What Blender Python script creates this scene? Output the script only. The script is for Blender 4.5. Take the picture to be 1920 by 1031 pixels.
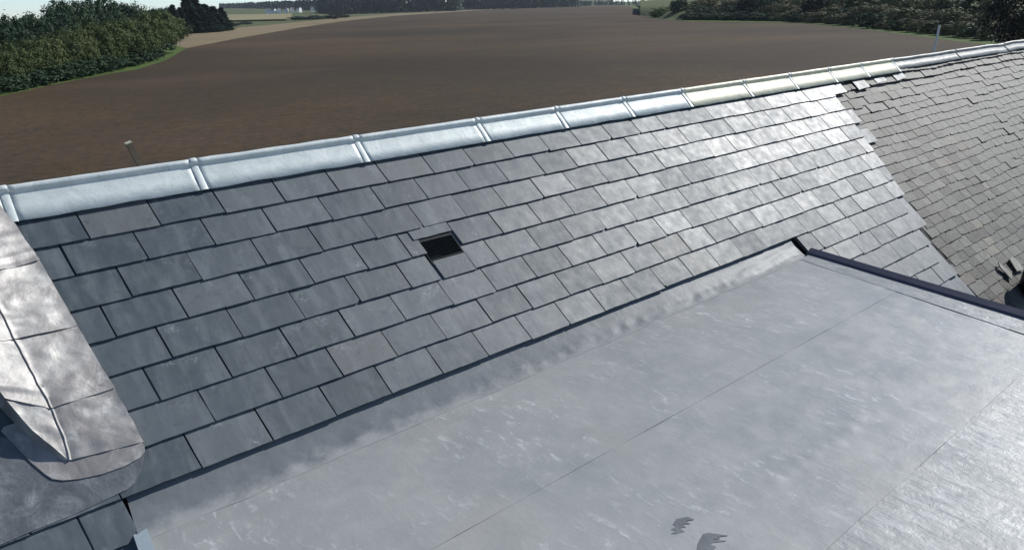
import bpy, bmesh, math, random
from mathutils import Vector, Matrix, noise

random.seed(7)
R = math.radians
for o in list(bpy.data.objects):
    bpy.data.objects.remove(o)
scn = bpy.context.scene
COL = scn.collection

# ------------------------------------------------------------------ camera
F_PX, YAW, PITCH, ROLL = 1396.637, 0.68864, 0.34773, -0.030179
ROOF_P = 0.755855                       # roof slope
U = 0.17                                # one slate gauge in metres
ROOF_D, ROOF_T0 = 19.25929, -13.145618  # camera distance from the roof plane, course origin (gauges)
EYE = Vector((0, 0, 7.2))
_f = Vector((math.sin(YAW)*math.cos(PITCH), math.cos(YAW)*math.cos(PITCH), -math.sin(PITCH)))
_r = Vector((math.cos(YAW), -math.sin(YAW), 0))
_u = _r.cross(_f)
CR = math.cos(ROLL)*_r + math.sin(ROLL)*_u
CU = -math.sin(ROLL)*_r + math.cos(ROLL)*_u
cam_d = bpy.data.cameras.new('camera')
cam = bpy.data.objects.new('camera', cam_d)
COL.objects.link(cam)
cam_d.sensor_width = 36
cam_d.lens = F_PX/1920*36
cam_d.clip_start = 0.05
cam_d.clip_end = 9000
cam.matrix_world = Matrix((( CR.x, CU.x, -_f.x, EYE.x), (CR.y, CU.y, -_f.y, EYE.y), (CR.z, CU.z, -_f.z, EYE.z), (0, 0, 0, 1)))
scn.camera = cam

# ------------------------------------------------------------------ sky, sun, exposure
SUN_AZ, SUN_EL = 92.0, 33.0             # azimuth from +Y towards +X
w = bpy.data.worlds.new('World')
scn.world = w
w.use_nodes = True
wn = w.node_tree
sky = wn.nodes.new('ShaderNodeTexSky')
sky.sky_type = 'NISHITA'
sky.sun_disc = False
sky.sun_elevation = R(SUN_EL)
sky.sun_rotation = R(SUN_AZ)
sky.altitude = 1500
sky.air_density = 0.65
sky.dust_density = 0.0
sky.ozone_density = 0.8
wn.links.new(sky.outputs[0], wn.nodes['Background'].inputs[0])
wn.nodes['Background'].inputs[1].default_value = 0.105
sd = bpy.data.lights.new('sun', 'SUN')
sd.energy = 4.0
sd.angle = R(0.53)
sd.color = (1.0, 0.985, 0.95)
sun = bpy.data.objects.new('sun', sd)
COL.objects.link(sun)
sdir = Vector((math.sin(R(SUN_AZ))*math.cos(R(SUN_EL)), math.cos(R(SUN_AZ))*math.cos(R(SUN_EL)), math.sin(R(SUN_EL))))
sun.rotation_euler = sdir.to_track_quat('Z', 'Y').to_euler()
sun.location = (20, 0, 30)
scn.view_settings.view_transform = 'Standard'
scn.view_settings.look = 'None'
scn.view_settings.gamma = 1
scn.view_settings.use_curve_mapping = False
scn.view_settings.exposure = 0.28
scn.render.engine = 'CYCLES'

# ------------------------------------------------------------------ photo pixel -> place
def ray(px, py):
    a = (px-960)/F_PX; b = (515.5-py)/F_PX
    return CR*a + CU*b + _f
RN = Vector((0, -math.sin(ROOF_P), math.cos(ROOF_P)))     # roof normal
RT = Vector((0, -math.cos(ROOF_P), -math.sin(ROOF_P)))    # down the slope
RX = Vector((1, 0, 0))
def P(s, t, h=0.0):
    """point on the main roof: s along the ridge, t down the slope, h off the plane (in gauges)"""
    return EYE + (RN*(h-ROOF_D) + RT*(t+ROOF_T0) + RX*s)*U
def st(px, py, h=0.0):
    d = ray(px, py)
    v = d*((h-ROOF_D)/d.dot(RN))
    return v.x, v.dot(RT)-ROOF_T0
def PX(px, py, h=0.0):
    s, t = st(px, py, h)
    return P(s, t, h)
def at_z(px, py, z):
    d = ray(px, py)
    return EYE + d*((z-EYE.z)/d.z)
def gz(px, py, z=0.0): return at_z(px, py, z)
def horizon_y(px): return 36.5 - 0.0297*px

# ------------------------------------------------------------------ material helpers
MATS = {}
def mat(name, build):
    m = bpy.data.materials.new(name)
    m.use_nodes = True
    nt = m.node_tree
    b = nt.nodes['Principled BSDF']
    build(nt, b)
    MATS[name] = m
    return m
def nd(nt, kind, **kw):
    n = nt.nodes.new(kind)
    for k, v in kw.items():
        if k in n.inputs.keys(): n.inputs[k].default_value = v
        else: setattr(n, k, v)
    return n
def ln(nt, a, b): nt.links.new(a, b)
def noise_n(nt, vec, scale, detail=4, rough=0.55, dist=0.0):
    n = nd(nt, 'ShaderNodeTexNoise', Scale=scale, Detail=detail, Roughness=rough, Distortion=dist)
    ln(nt, vec, n.inputs['Vector'])
    return n.outputs['Fac']
def ramp(nt, fac, stops):
    r = nt.nodes.new('ShaderNodeValToRGB')
    el = r.color_ramp.elements
    el[0].position, el[0].color = stops[0][0], (*stops[0][1], 1) if isinstance(stops[0][1], tuple) else (stops[0][1],)*3+(1,)
    el[1].position, el[1].color = stops[-1][0], (*stops[-1][1], 1) if isinstance(stops[-1][1], tuple) else (stops[-1][1],)*3+(1,)
    for p_, c_ in stops[1:-1]:
        e = el.new(p_)
        e.color = (*c_, 1) if isinstance(c_, tuple) else (c_,)*3+(1,)
    ln(nt, fac, r.inputs[0])
    return r.outputs[0]
def mix(nt, fac, a, b, mode='MIX'):
    m = nt.nodes.new('ShaderNodeMix')
    m.data_type = 'RGBA'; m.blend_type = mode
    if isinstance(fac, (int, float)): m.inputs[0].default_value = fac
    else: ln(nt, fac, m.inputs[0])
    for i, v in ((6, a), (7, b)):
        if isinstance(v, tuple): m.inputs[i].default_value = (*v, 1)
        else: ln(nt, v, m.inputs[i])
    return m.outputs[2]
def math_n(nt, op, a, b=None):
    m = nt.nodes.new('ShaderNodeMath'); m.operation = op
    for i, v in ((0, a), (1, b)):
        if v is None: continue
        if isinstance(v, (int, float)): m.inputs[i].default_value = v
        else: ln(nt, v, m.inputs[i])
    return m.outputs[0]
def bump(nt, b, h, strength, dist=0.01):
    n = nd(nt, 'ShaderNodeBump', Strength=strength, Distance=dist)
    ln(nt, h, n.inputs['Height'])
    ln(nt, n.outputs[0], b.inputs['Normal'])
    return n
def objvec(nt, rnd=True, scale=(1, 1, 1), rot=(0, 0, 0)):
    tc = nt.nodes.new('ShaderNodeTexCoord')
    v = tc.outputs['Object']
    if rnd:
        oi = nt.nodes.new('ShaderNodeObjectInfo')
        k = nt.nodes.new('ShaderNodeVectorMath'); k.operation = 'SCALE'
        cx = nt.nodes.new('ShaderNodeCombineXYZ')
        ln(nt, oi.outputs['Random'], cx.inputs[0])
        r2 = math_n(nt, 'FRACT', math_n(nt, 'MULTIPLY', oi.outputs['Random'], 37.7))
        ln(nt, r2, cx.inputs[1]); ln(nt, oi.outputs['Random'], cx.inputs[2])
        ln(nt, cx.outputs[0], k.inputs[0]); k.inputs['Scale'].default_value = 50
        a = nt.nodes.new('ShaderNodeVectorMath'); a.operation = 'ADD'
        ln(nt, v, a.inputs[0]); ln(nt, k.outputs[0], a.inputs[1])
        v = a.outputs[0]
    mp = nt.nodes.new('ShaderNodeMapping')
    mp.inputs['Scale'].default_value = scale
    mp.inputs['Rotation'].default_value = rot
    ln(nt, v, mp.inputs['Vector'])
    return mp.outputs[0]
def rnd(nt, k=1.0):
    oi = nt.nodes.new('ShaderNodeObjectInfo')
    return math_n(nt, 'FRACT', math_n(nt, 'MULTIPLY', oi.outputs['Random'], k))

# slates: riven blue-grey stone, each with its own tint and streaks
def slate_mat(nt, b):
    v = objvec(nt)
    vs = objvec(nt, scale=(15, 3.2, 6), rot=(0, 0, 0.22))
    vd = objvec(nt, scale=(13, 9, 9))
    base = ramp(nt, rnd(nt, 13.3), [(0, (.036, .054, .066)), (.35, (.052, .072, .086)), (.65, (.070, .090, .104)), (.92, (.094, .114, .126)), (.97, (.112, .124, .128)), (1, (.120, .122, .114))])
    big = noise_n(nt, vd, 1.0, 5, .55, .5)
    col = mix(nt, ramp(nt, big, [(.38, 0.0), (.80, .6)]), base, (.112, .134, .140))
    stv = noise_n(nt, vs, 1.0, 5, .6, .25)
    col = mix(nt, ramp(nt, stv, [(.46, 0.0), (.74, .55)]), col, (.190, .214, .224))
    pt = math_n(nt, 'MULTIPLY', ramp(nt, noise_n(nt, v, 9, 2, .5), [(.60, 0.0), (.74, 1.0)]), ramp(nt, noise_n(nt, v, 60, 5, .7, .6), [(.46, 0.0), (.66, .8)]))
    col = mix(nt, pt, col, (.27, .29, .30))
    dk = noise_n(nt, v, 24, 4, .6, .3)
    col = mix(nt, ramp(nt, dk, [(.28, .5), (.44, 0.0)]), col, (.045, .058, .072))
    ln(nt, col, b.inputs['Base Color'])
    rg = noise_n(nt, v, 14, 4)
    ln(nt, math_n(nt, 'ADD', ramp(nt, rg, [(.3, .52), (.7, .62)]), math_n(nt, 'MULTIPLY', rnd(nt, 7.7), .08)), b.inputs['Roughness'])
    b.inputs['Specular IOR Level'].default_value = .72
    hgt = math_n(nt, 'ADD', math_n(nt, 'MULTIPLY', big, 1.2), math_n(nt, 'ADD', math_n(nt, 'MULTIPLY', stv, .35), math_n(nt, 'MULTIPLY', noise_n(nt, v, 45, 4, .6), .22)))
    bump(nt, b, hgt, .11, .010)
mat('slate', slate_mat)
def old_slate_mat(nt, b):
    v = objvec(nt)
    base = ramp(nt, rnd(nt, 17.1), [(0, (.050, .044, .035)), (.2, (.080, .072, .058)), (.45, (.112, .105, .088)), (.75, (.145, .140, .120)), (.93, (.182, .176, .150)), (.97, (.22, .20, .15)), (1, (.125, .088, .066))])
    big = noise_n(nt, v, 7, 5, .6, .8)
    col = mix(nt, ramp(nt, big, [(.4, 0.0), (.75, .7)]), base, (.075, .074, .068))
    li = noise_n(nt, v, 16, 5, .65)
    col = mix(nt, ramp(nt, li, [(.58, 0.0), (.76, .5)]), col, (.22, .22, .19))
    ln(nt, col, b.inputs['Base Color'])
    b.inputs['Roughness'].default_value = .68
    b.inputs['Specular IOR Level'].default_value = .35
    bump(nt, b, noise_n(nt, v, 18, 5, .6), .35, .012)
mat('old_slate', old_slate_mat)
def deck_mat(nt, b):
    v = objvec(nt, False)
    ln(nt, ramp(nt, noise_n(nt, v, 3), [(.3, (.018, .017, .018)), (.7, (.035, .032, .03))]), b.inputs['Base Color'])
    b.inputs['Roughness'].default_value = .9
mat('underlay', deck_mat)
# new metal ridge: bright dull zinc / lead
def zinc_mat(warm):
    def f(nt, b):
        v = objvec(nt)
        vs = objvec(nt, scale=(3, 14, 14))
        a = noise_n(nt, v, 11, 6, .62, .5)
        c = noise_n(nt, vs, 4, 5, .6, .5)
        t_ = (1.22, 1.10, .86) if warm else (1.0, 1.0, 1.0)  # warm tint puts the yellow glare into the colour
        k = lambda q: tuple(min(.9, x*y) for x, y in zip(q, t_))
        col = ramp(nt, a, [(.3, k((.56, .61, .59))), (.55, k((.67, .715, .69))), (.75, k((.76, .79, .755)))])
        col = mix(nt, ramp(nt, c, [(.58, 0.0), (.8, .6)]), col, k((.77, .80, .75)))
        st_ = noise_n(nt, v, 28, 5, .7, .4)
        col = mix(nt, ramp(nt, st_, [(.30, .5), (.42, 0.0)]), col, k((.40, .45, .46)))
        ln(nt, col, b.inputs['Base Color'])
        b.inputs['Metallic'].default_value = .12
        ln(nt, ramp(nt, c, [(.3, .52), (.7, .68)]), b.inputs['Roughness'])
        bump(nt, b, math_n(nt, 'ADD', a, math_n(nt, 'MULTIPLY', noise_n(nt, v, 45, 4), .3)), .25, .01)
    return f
mat('zinc', zinc_mat(False))
mat('zinc_glare', zinc_mat(True))  # sun glare of the right-hand ridge pieces painted as metal colour
def old_lead_mat(nt, b):
    v = objvec(nt)
    a = noise_n(nt, v, 8, 6, .6, .6)
    ln(nt, ramp(nt, a, [(.3, (.28, .28, .265)), (.55, (.40, .40, .37)), (.75, (.52, .51, .45))]), b.inputs['Base Color'])
    b.inputs['Metallic'].default_value = .15
    b.inputs['Roughness'].default_value = .6
    bump(nt, b, noise_n(nt, v, 25, 5), .4, .012)
mat('old_lead', old_lead_mat)
def lead_mat(nt, b):
    v = objvec(nt)
    a = noise_n(nt, v, 6.5, 6, .6, .4)
    c = noise_n(nt, objvec(nt, scale=(6, 2.4, 6), rot=(.3, .2, .6)), 2.2, 6, .62, .5)
    col = ramp(nt, a, [(.25, (.20, .188, .182)), (.48, (.30, .284, .274)), (.62, (.38, .368, .35)), (.8, (.52, .51, .47))])
    col = mix(nt, ramp(nt, c, [(.55, 0.0), (.74, .7)]), col, (.63, .63, .60))
    ln(nt, col, b.inputs['Base Color'])
    b.inputs['Metallic'].default_value = .2
    ln(nt, ramp(nt, c, [(.3, .45), (.7, .60)]), b.inputs['Roughness'])
    bump(nt, b, math_n(nt, 'ADD', a, math_n(nt, 'MULTIPLY', noise_n(nt, v, 30, 5), .25)), .35, .016)
mat('lead', lead_mat)
def apron_mat(nt, b):
    v = objvec(nt)
    a = noise_n(nt, v, 6, 6, .66, 1.2)
    col = ramp(nt, a, [(.32, (.10, .110, .120)), (.5, (.145, .156, .165)), (.60, (.21, .222, .226)), (.72, (.40, .41, .40))])
    ln(nt, col, b.inputs['Base Color'])
    b.inputs['Metallic'].default_value = .1
    b.inputs['Roughness'].default_value = .5
    bump(nt, b, noise_n(nt, v, 20, 6), .4, .012)
mat('apron_lead', apron_mat)
# flat roof sheet: grey membrane, scuffed
def membrane(white):
    def f(nt, b):
        v = objvec(nt, False)
        big = noise_n(nt, v, 1.1, 5, .55, .6)
        mid = noise_n(nt, v, 6.5, 7, .66, .25)
        fine = noise_n(nt, objvec(nt, False, scale=(24, 9, 10), rot=(0, 0, -.35)), 1.0, 7, .72, .5)
        patch = noise_n(nt, v, 2.3, 3, .5, .4)
        col = ramp(nt, big, [(.3, (.258, .276, .274)), (.5, (.310, .325, .318)), (.72, (.362, .368, .354))])
        col = mix(nt, ramp(nt, mid, [(.46, 0.0), (.72, .40)]), col, (.40, .408, .395))
        sc = math_n(nt, 'MULTIPLY', ramp(nt, fine, [(.55 - .09*white, 0.0), (.68, 1.0)]), ramp(nt, patch, [(.40 - .10*white, 0.0), (.60, .85)]))
        col = mix(nt, sc, col, (.58, .60, .60))
        warm = noise_n(nt, v, 1.7, 2, .5, .2)
        col = mix(nt, ramp(nt, warm, [(.58, 0.0), (.74, .35)]), col, (.38, .36, .335))
        spk = nd(nt, 'ShaderNodeTexVoronoi', Scale=26)
        ln(nt, v, spk.inputs['Vector'])
        sp = math_n(nt, 'MULTIPLY', ramp(nt, spk.outputs['Distance'], [(.03, 1.0), (.09, 0.0)]), ramp(nt, noise_n(nt, v, 6.3, 3), [(.54, 0.0), (.60, .8)]))
        col = mix(nt, sp, col, (.62, .63, .62))
        ln(nt, col, b.inputs['Base Color'])
        ln(nt, ramp(nt, mid, [(.3, .36), (.7, .52)]), b.inputs['Roughness'])
        b.inputs['Specular IOR Level'].default_value = .55
        hgt = math_n(nt, 'ADD', math_n(nt, 'MULTIPLY', mid, .8), math_n(nt, 'MULTIPLY', fine, .35 + .4*white))
        bump(nt, b, hgt, .30 + .25*white, .012)
    return f
mat('membrane', membrane(0.0))
FOLD_Y = P(0, 8.05, .05).y + .045 - .22        # where the upstand meets the flat
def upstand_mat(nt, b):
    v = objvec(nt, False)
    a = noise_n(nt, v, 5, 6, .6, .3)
    col = ramp(nt, a, [(.3, (.140, .155, .166)), (.55, (.175, .190, .200)), (.78, (.235, .25, .252))])  # darker than the flat sheets: shade under the slate tails painted in
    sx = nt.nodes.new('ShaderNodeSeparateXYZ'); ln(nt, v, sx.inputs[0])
    d = math_n(nt, 'SUBTRACT', sx.outputs[1], FOLD_Y)                       # scuffing along the fold, also fades out the painted shade
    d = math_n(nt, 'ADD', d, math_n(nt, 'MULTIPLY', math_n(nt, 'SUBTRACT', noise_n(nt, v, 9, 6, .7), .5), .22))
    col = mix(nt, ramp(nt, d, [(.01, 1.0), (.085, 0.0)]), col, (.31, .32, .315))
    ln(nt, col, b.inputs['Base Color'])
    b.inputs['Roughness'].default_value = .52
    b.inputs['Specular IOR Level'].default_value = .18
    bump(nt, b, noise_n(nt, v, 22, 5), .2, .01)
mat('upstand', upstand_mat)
mat('membrane_scuffed', membrane(1.0))
mat('membrane_border', membrane(1.0))
def plain(col, rough, metal=0.0, var=.25, scale=8, bmp=.15, spec=.5):
    def f(nt, b):
        v = objvec(nt)
        c0 = tuple(max(0, x*(1-var)) for x in col); c1 = tuple(min(1, x*(1+var)) for x in col)
        n = noise_n(nt, v, scale, 5, .6, .4)
        ln(nt, ramp(nt, n, [(.3, c0), (.7, c1)]), b.inputs['Base Color'])
        b.inputs['Roughness'].default_value = rough
        b.inputs['Metallic'].default_value = metal
        b.inputs['Specular IOR Level'].default_value = spec
        bump(nt, b, noise_n(nt, v, scale*5, 4), bmp, .006)
    return f
mat('trim', plain((.070, .072, .105), .42, 0, .15))
mat('drip', plain((.50, .58, .62), .4, .3, .12))
mat('black_plastic', plain((.008, .012, .015), .6, 0, .2, spec=.2))
mat('louvre_plastic', plain((.019, .027, .031), .5, 0, .2, spec=.3))
mat('tub_plastic', plain((.020, .032, .038), .45, 0, .2))
mat('vent_plate', plain((.085, .102, .114), .5, 0, .12))
mat('sealant', plain((.135, .148, .156), .5, 0, .35))
mat('harl', plain((.55, .53, .48), .9, 0, .12, 3, .5))
mat('batten_wood', plain((.22, .16, .10), .8, 0, .3, 12, .3))
mat('sawn_wood', plain((.62, .56, .40), .8, 0, .15, 20, .2))
mat('pole_paint', plain((.60, .58, .55), .55, 0, .15, 20, .1))
mat('pale_stone', plain((.36, .35, .30), .75, 0, .25, 12, .4))
mat('white_wall', plain((.80, .80, .78), .85, 0, .04, .3, 0))
mat('house_roof', plain((.10, .10, .11), .8, 0, .15, .3, 0))
mat('window_glass', plain((.03, .04, .05), .15, 0, .1, 1, 0))
def soil_mat(nt, b):
    v = objvec(nt, False)
    a = noise_n(nt, v, .018, 5, .55, .3)
    c = noise_n(nt, v, .35, 8, .72)
    f = noise_n(nt, objvec(nt, False, scale=(.25, 2.2, 1), rot=(0, 0, .5)), 1.0, 5, .6)
    col = ramp(nt, a, [(.34, (.052, .037, .018)), (.5, (.083, .055, .025)), (.66, (.122, .077, .033))])
    col = mix(nt, ramp(nt, c, [(.35, .5), (.62, 0.0)]), col, (.040, .032, .027))
    col = mix(nt, ramp(nt, f, [(.5, 0.0), (.75, .35)]), col, (.130, .102, .072))
    red = noise_n(nt, objvec(nt, False, scale=(.012, .03, .02)), 1.0, 4, .6)
    col = mix(nt, ramp(nt, red, [(.5, 0.0), (.68, .6)]), col, (.125, .078, .050))
    cl = noise_n(nt, v, 1.6, 6, .75)
    col = mix(nt, ramp(nt, cl, [(.38, .6), (.55, 0.0)]), col, (.030, .025, .021))
    ln(nt, col, b.inputs['Base Color'])
    b.inputs['Roughness'].default_value = .95
    b.inputs['Specular IOR Level'].default_value = .15
    bump(nt, b, math_n(nt, 'ADD', c, f), .8, .15)
mat('soil', soil_mat)
def field_mat(c0, c1, c2, s=.05):
    def f(nt, b):
        v = objvec(nt, False)
        a = noise_n(nt, v, s, 6, .6, .3)
        g = noise_n(nt, v, s*30, 5, .65)
        col = ramp(nt, a, [(.3, c0), (.5, c1), (.7, c2)])
        col = mix(nt, ramp(nt, g, [(.35, .45), (.6, 0.0)]), col, tuple(x*.6 for x in c0))
        ln(nt, col, b.inputs['Base Color'])
        b.inputs['Roughness'].default_value = .95
        b.inputs['Specular IOR Level'].default_value = .1
        bump(nt, b, g, .6, .1)
    return f
mat('stubble', field_mat((.21, .165, .095), (.26, .205, .125), (.31, .25, .155), .02))
mat('pale_crop', field_mat((.26, .24, .13), (.32, .29, .16), (.36, .33, .19), .01))
mat('meadow', field_mat((.085, .105, .045), (.115, .13, .055), (.15, .145, .07), .02))
mat('verge', field_mat((.065, .110, .030), (.100, .150, .042), (.150, .190, .062), .25))
def leaf_mat(c0, c1, c2):
    def f(nt, b):
        geo = nt.nodes.new('ShaderNodeNewGeometry')
        tc = nt.nodes.new('ShaderNodeTexCoord')
        n = noise_n(nt, tc.outputs['Object'], .9, 3, .6)
        k = math_n(nt, 'ADD', math_n(nt, 'MULTIPLY', geo.outputs['Random Per Island'], .26), math_n(nt, 'MULTIPLY', n, .84))
        k = math_n(nt, 'ADD', k, math_n(nt, 'MULTIPLY', math_n(nt, 'SUBTRACT', rnd(nt, 5.3), .5), .25))
        col = ramp(nt, k, [(.25, c0), (.52, c1), (.85, c2)])
        ln(nt, col, b.inputs['Base Color'])
        b.inputs['Roughness'].default_value = .7
        b.inputs['Specular IOR Level'].default_value = .2
        tr = nt.nodes.new('ShaderNodeBsdfTranslucent')
        ln(nt, col, tr.inputs['Color'])
        ms = nt.nodes.new('ShaderNodeMixShader')
        ms.inputs[0].default_value = .22
        out = nt.nodes['Material Output']
        ln(nt, b.outputs[0], ms.inputs[1]); ln(nt, tr.outputs[0], ms.inputs[2])
        ln(nt, ms.outputs[0], out.inputs['Surface'])
    return f
mat('leaf_olive', leaf_mat((.038, .060, .022), (.082, .112, .038), (.150, .170, .066)))
mat('leaf_green', leaf_mat((.018, .040, .022), (.036, .070, .036), (.066, .100, .048)))
mat('leaf_conifer', leaf_mat((.010, .024, .020), (.018, .036, .030), (.032, .054, .040)))
mat('leaf_scrub', leaf_mat((.060, .078, .032), (.130, .135, .066), (.220, .190, .110)))
mat('leaf_far', leaf_mat((.022, .042, .040), (.034, .058, .050), (.052, .078, .058)))
mat('leaf_dark', leaf_mat((.014, .018, .016), (.030, .034, .028), (.055, .058, .045)))
mat('leaf_bright', leaf_mat((.07, .12, .03), (.11, .18, .045), (.17, .22, .07)))
mat('bark', plain((.07, .055, .042), .9, 0, .3, 4, .5))

# ------------------------------------------------------------------ object helpers
def link(name, me, m=None, parent=None, mw=None):
    o = bpy.data.objects.new(name, me)
    COL.objects.link(o)
    if m is not None and me is not None and not me.materials:
        me.materials.append(MATS[m])
    if mw is not None: o.matrix_world = mw
    if parent is not None:
        o.parent = parent
        o.matrix_parent_inverse = INV[parent.name]
    INV[o.name] = (mw if mw is not None else Matrix.Identity(4)).inverted()
    return o
INV = {}
def mesh(name, verts, faces, smooth=False):
    me = bpy.data.meshes.new(name)
    me.from_pydata([tuple(v) for v in verts], [], faces)
    me.update()
    if smooth:
        me.polygons.foreach_set('use_smooth', [True]*len(me.polygons))
    return me
def tag(o, label, cat, group=None):
    o['label'] = label; o['category'] = cat
    if group: o['group'] = group
    return o
def struct(o): o['kind'] = 'structure'; return o
def empty(name, loc=(0, 0, 0), parent=None):
    o = bpy.data.objects.new(name, None)
    COL.objects.link(o)
    mw = Matrix.Translation(Vector(loc))
    o.matrix_world = mw
    if parent is not None:
        o.parent = parent; o.matrix_parent_inverse = INV[parent.name]
    INV[o.name] = mw.inverted()
    return o
def slab(outline, thk):
    """flat piece: outline in (x, y), top at z = 0, underside at -thk"""
    n = len(outline)
    v = [(x, y, 0.0) for x, y in outline] + [(x, y, -thk) for x, y in outline]
    f = [tuple(range(n)), tuple(range(2*n-1, n-1, -1))]
    f += [(i, i+n, (i+1) % n+n, (i+1) % n) for i in range(n)]
    return v, f
def world_piece(name, verts, faces, m, parent, smooth=False, origin=None):
    """mesh from world points, origin moved to the piece"""
    c = origin if origin is not None else sum((Vector(v) for v in verts), Vector())/len(verts)
    me = mesh(name, [Vector(v)-c for v in verts], faces, smooth)
    return link(name, me, m, parent, Matrix.Translation(c))
def grid_faces(nu, nv):
    return [(i*(nv+1)+j, (i+1)*(nv+1)+j, (i+1)*(nv+1)+j+1, i*(nv+1)+j+1) for i in range(nu) for j in range(nv)]
def box_between(a, b, wx, wz, up=Vector((0, 0, 1))):
    """bar from a to b"""
    d = (b-a).normalized(); sx = d.cross(up).normalized(); sz = sx.cross(d)
    v = [q + sx*i*wx/2 + sz*k*wz/2 for q in (a, b) for i, k in ((-1, -1), (1, -1), (1, 1), (-1, 1))]
    f = [(3, 2, 1, 0), (4, 5, 6, 7)] + [(i, (i+1) % 4, (i+1) % 4+4, i+4) for i in range(4)]
    return v, f

# ------------------------------------------------------------------ the land
H0 = -0.02
def sheet(name, pts, m, z, kind=True):
    vs = [(p_.x, p_.y, z) for p_ in pts]
    bm = bmesh.new()
    bv = [bm.verts.new(v) for v in vs]
    f = bm.faces.new(bv)
    bmesh.ops.triangulate(bm, faces=[f])
    bmesh.ops.recalc_face_normals(bm, faces=bm.faces)
    for f in bm.faces:
        if f.normal.z < 0: f.normal_flip()
    me = bpy.data.meshes.new(name); bm.to_mesh(me); bm.free()
    o = link(name, me, m)
    if kind: struct(o)
    return o
g = 6000
ground = link('ground', mesh('ground', [(-g, -g, -.05), (g, -g, -.05), (g, g, -.05), (-g, g, -.05)], [(0, 1, 2, 3)]), 'meadow')
struct(ground)
field_edge = [(-60, 195), (0, 181), (100, 159), (200, 140), (260, 130), (310, 114), (350, 91), (450, 72), (560, 53), (640, 41), (740, 30.5), (850, 23.5), (980, 15), (1080, 12), (1180, 12), (1222, 35), (1300, 41), (1400, 42.5), (1500, 44), (1600, 53), (1700, 66), (1780, 76), (1840, 83), (1960, 106)]
pts = [gz(x, y) for x, y in field_edge]
sheet('tilled_field', [Vector((-40, -30, 0)), Vector((-40, 25, 0))] + pts + [Vector((70, -30, 0))], 'soil', .0)
sheet('stubble_field', [gz(x, y) for x, y in [(350, 90.5), (450, 71.5), (560, 52.5), (640, 40.5), (740, 30), (850, 23), (980, 14.5), (985, 13.2), (850, 21), (745, 26), (640, 34), (560, 42), (430, 54), (335, 67), (322, 84)]], 'stubble', -.02)
sheet('grass_verge', [gz(x, y) for x, y in [(-60, 194.5), (0, 180.5), (100, 158.5), (200, 139.5), (260, 129.5), (310, 113.5), (350, 90.5), (322, 84), (270, 108), (200, 118), (100, 132), (-60, 150)]], 'verge', -.03)
pf = [at_z(425, 39, 1.2), at_z(545, 36, 1.2), at_z(548, 26, 5.0), at_z(425, 28, 5.0)]
struct(link('pale_field', mesh('pale_field', pf, [(0, 1, 2, 3)]), 'pale_crop'))
sheet('verge_strip', [gz(x, y) for x, y in [(1180, 11.5), (1222, 34.5), (1300, 40.5), (1400, 42), (1500, 43.5), (1600, 52.5), (1700, 65.5), (1780, 75.5), (1840, 82.5), (1960, 105.5), (1960, 90), (1840, 71.5), (1700, 56.5), (1600, 47), (1500, 40.5), (1400, 39), (1300, 37.5), (1226, 31), (1190, 10.5)]], 'verge', -.025)

def terrain(name, base_px, rows, m, z0=-.06):
    """bank that rises from a base line drawn on the ground, rows = [(metres back, height)]"""
    vs, n = [], len(base_px)
    base = [gz(x, y) for x, y in base_px]
    for back, hgt in rows:
        for b_ in base:
            d = Vector((b_.x, b_.y, 0)).normalized()
            q = Vector((b_.x, b_.y, 0)) + d*back
            hh = hgt*(0.85 + .3*noise.noise(Vector((q.x*.02, q.y*.02, 3))))
            vs.append((q.x, q.y, z0+hh))
    fs = [(r*n+i, r*n+i+1, (r+1)*n+i+1, (r+1)*n+i) for r in range(len(rows)-1) for i in range(n-1)]
    return struct(link(name, mesh(name, vs, fs, True), m))
bank_base = [(1200, 30), (1250, 36), (1300, 38.0), (1350, 38.5), (1400, 39), (1450, 40), (1500, 41), (1550, 44.5), (1600, 49), (1650, 54), (1700, 59.5), (1780, 68), (1840, 74.5), (1960, 94), (2200, 135)]
terrain('bank', bank_base, [(0, 0), (8, .8), (22, 2.6), (45, 4.6), (110, 6.2), (400, 9.0)], 'meadow')
hill_base = [(150, 47), (300, 44), (420, 40.5), (520, 36), (600, 31), (660, 25.5), (760, 21.5), (900, 16.5), (1000, 13.2), (1150, 9)]
terrain('hill', hill_base, [(0, 0), (150, 1.6), (560, 6.5), (900, 12), (1600, 24)], 'meadow')

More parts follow.
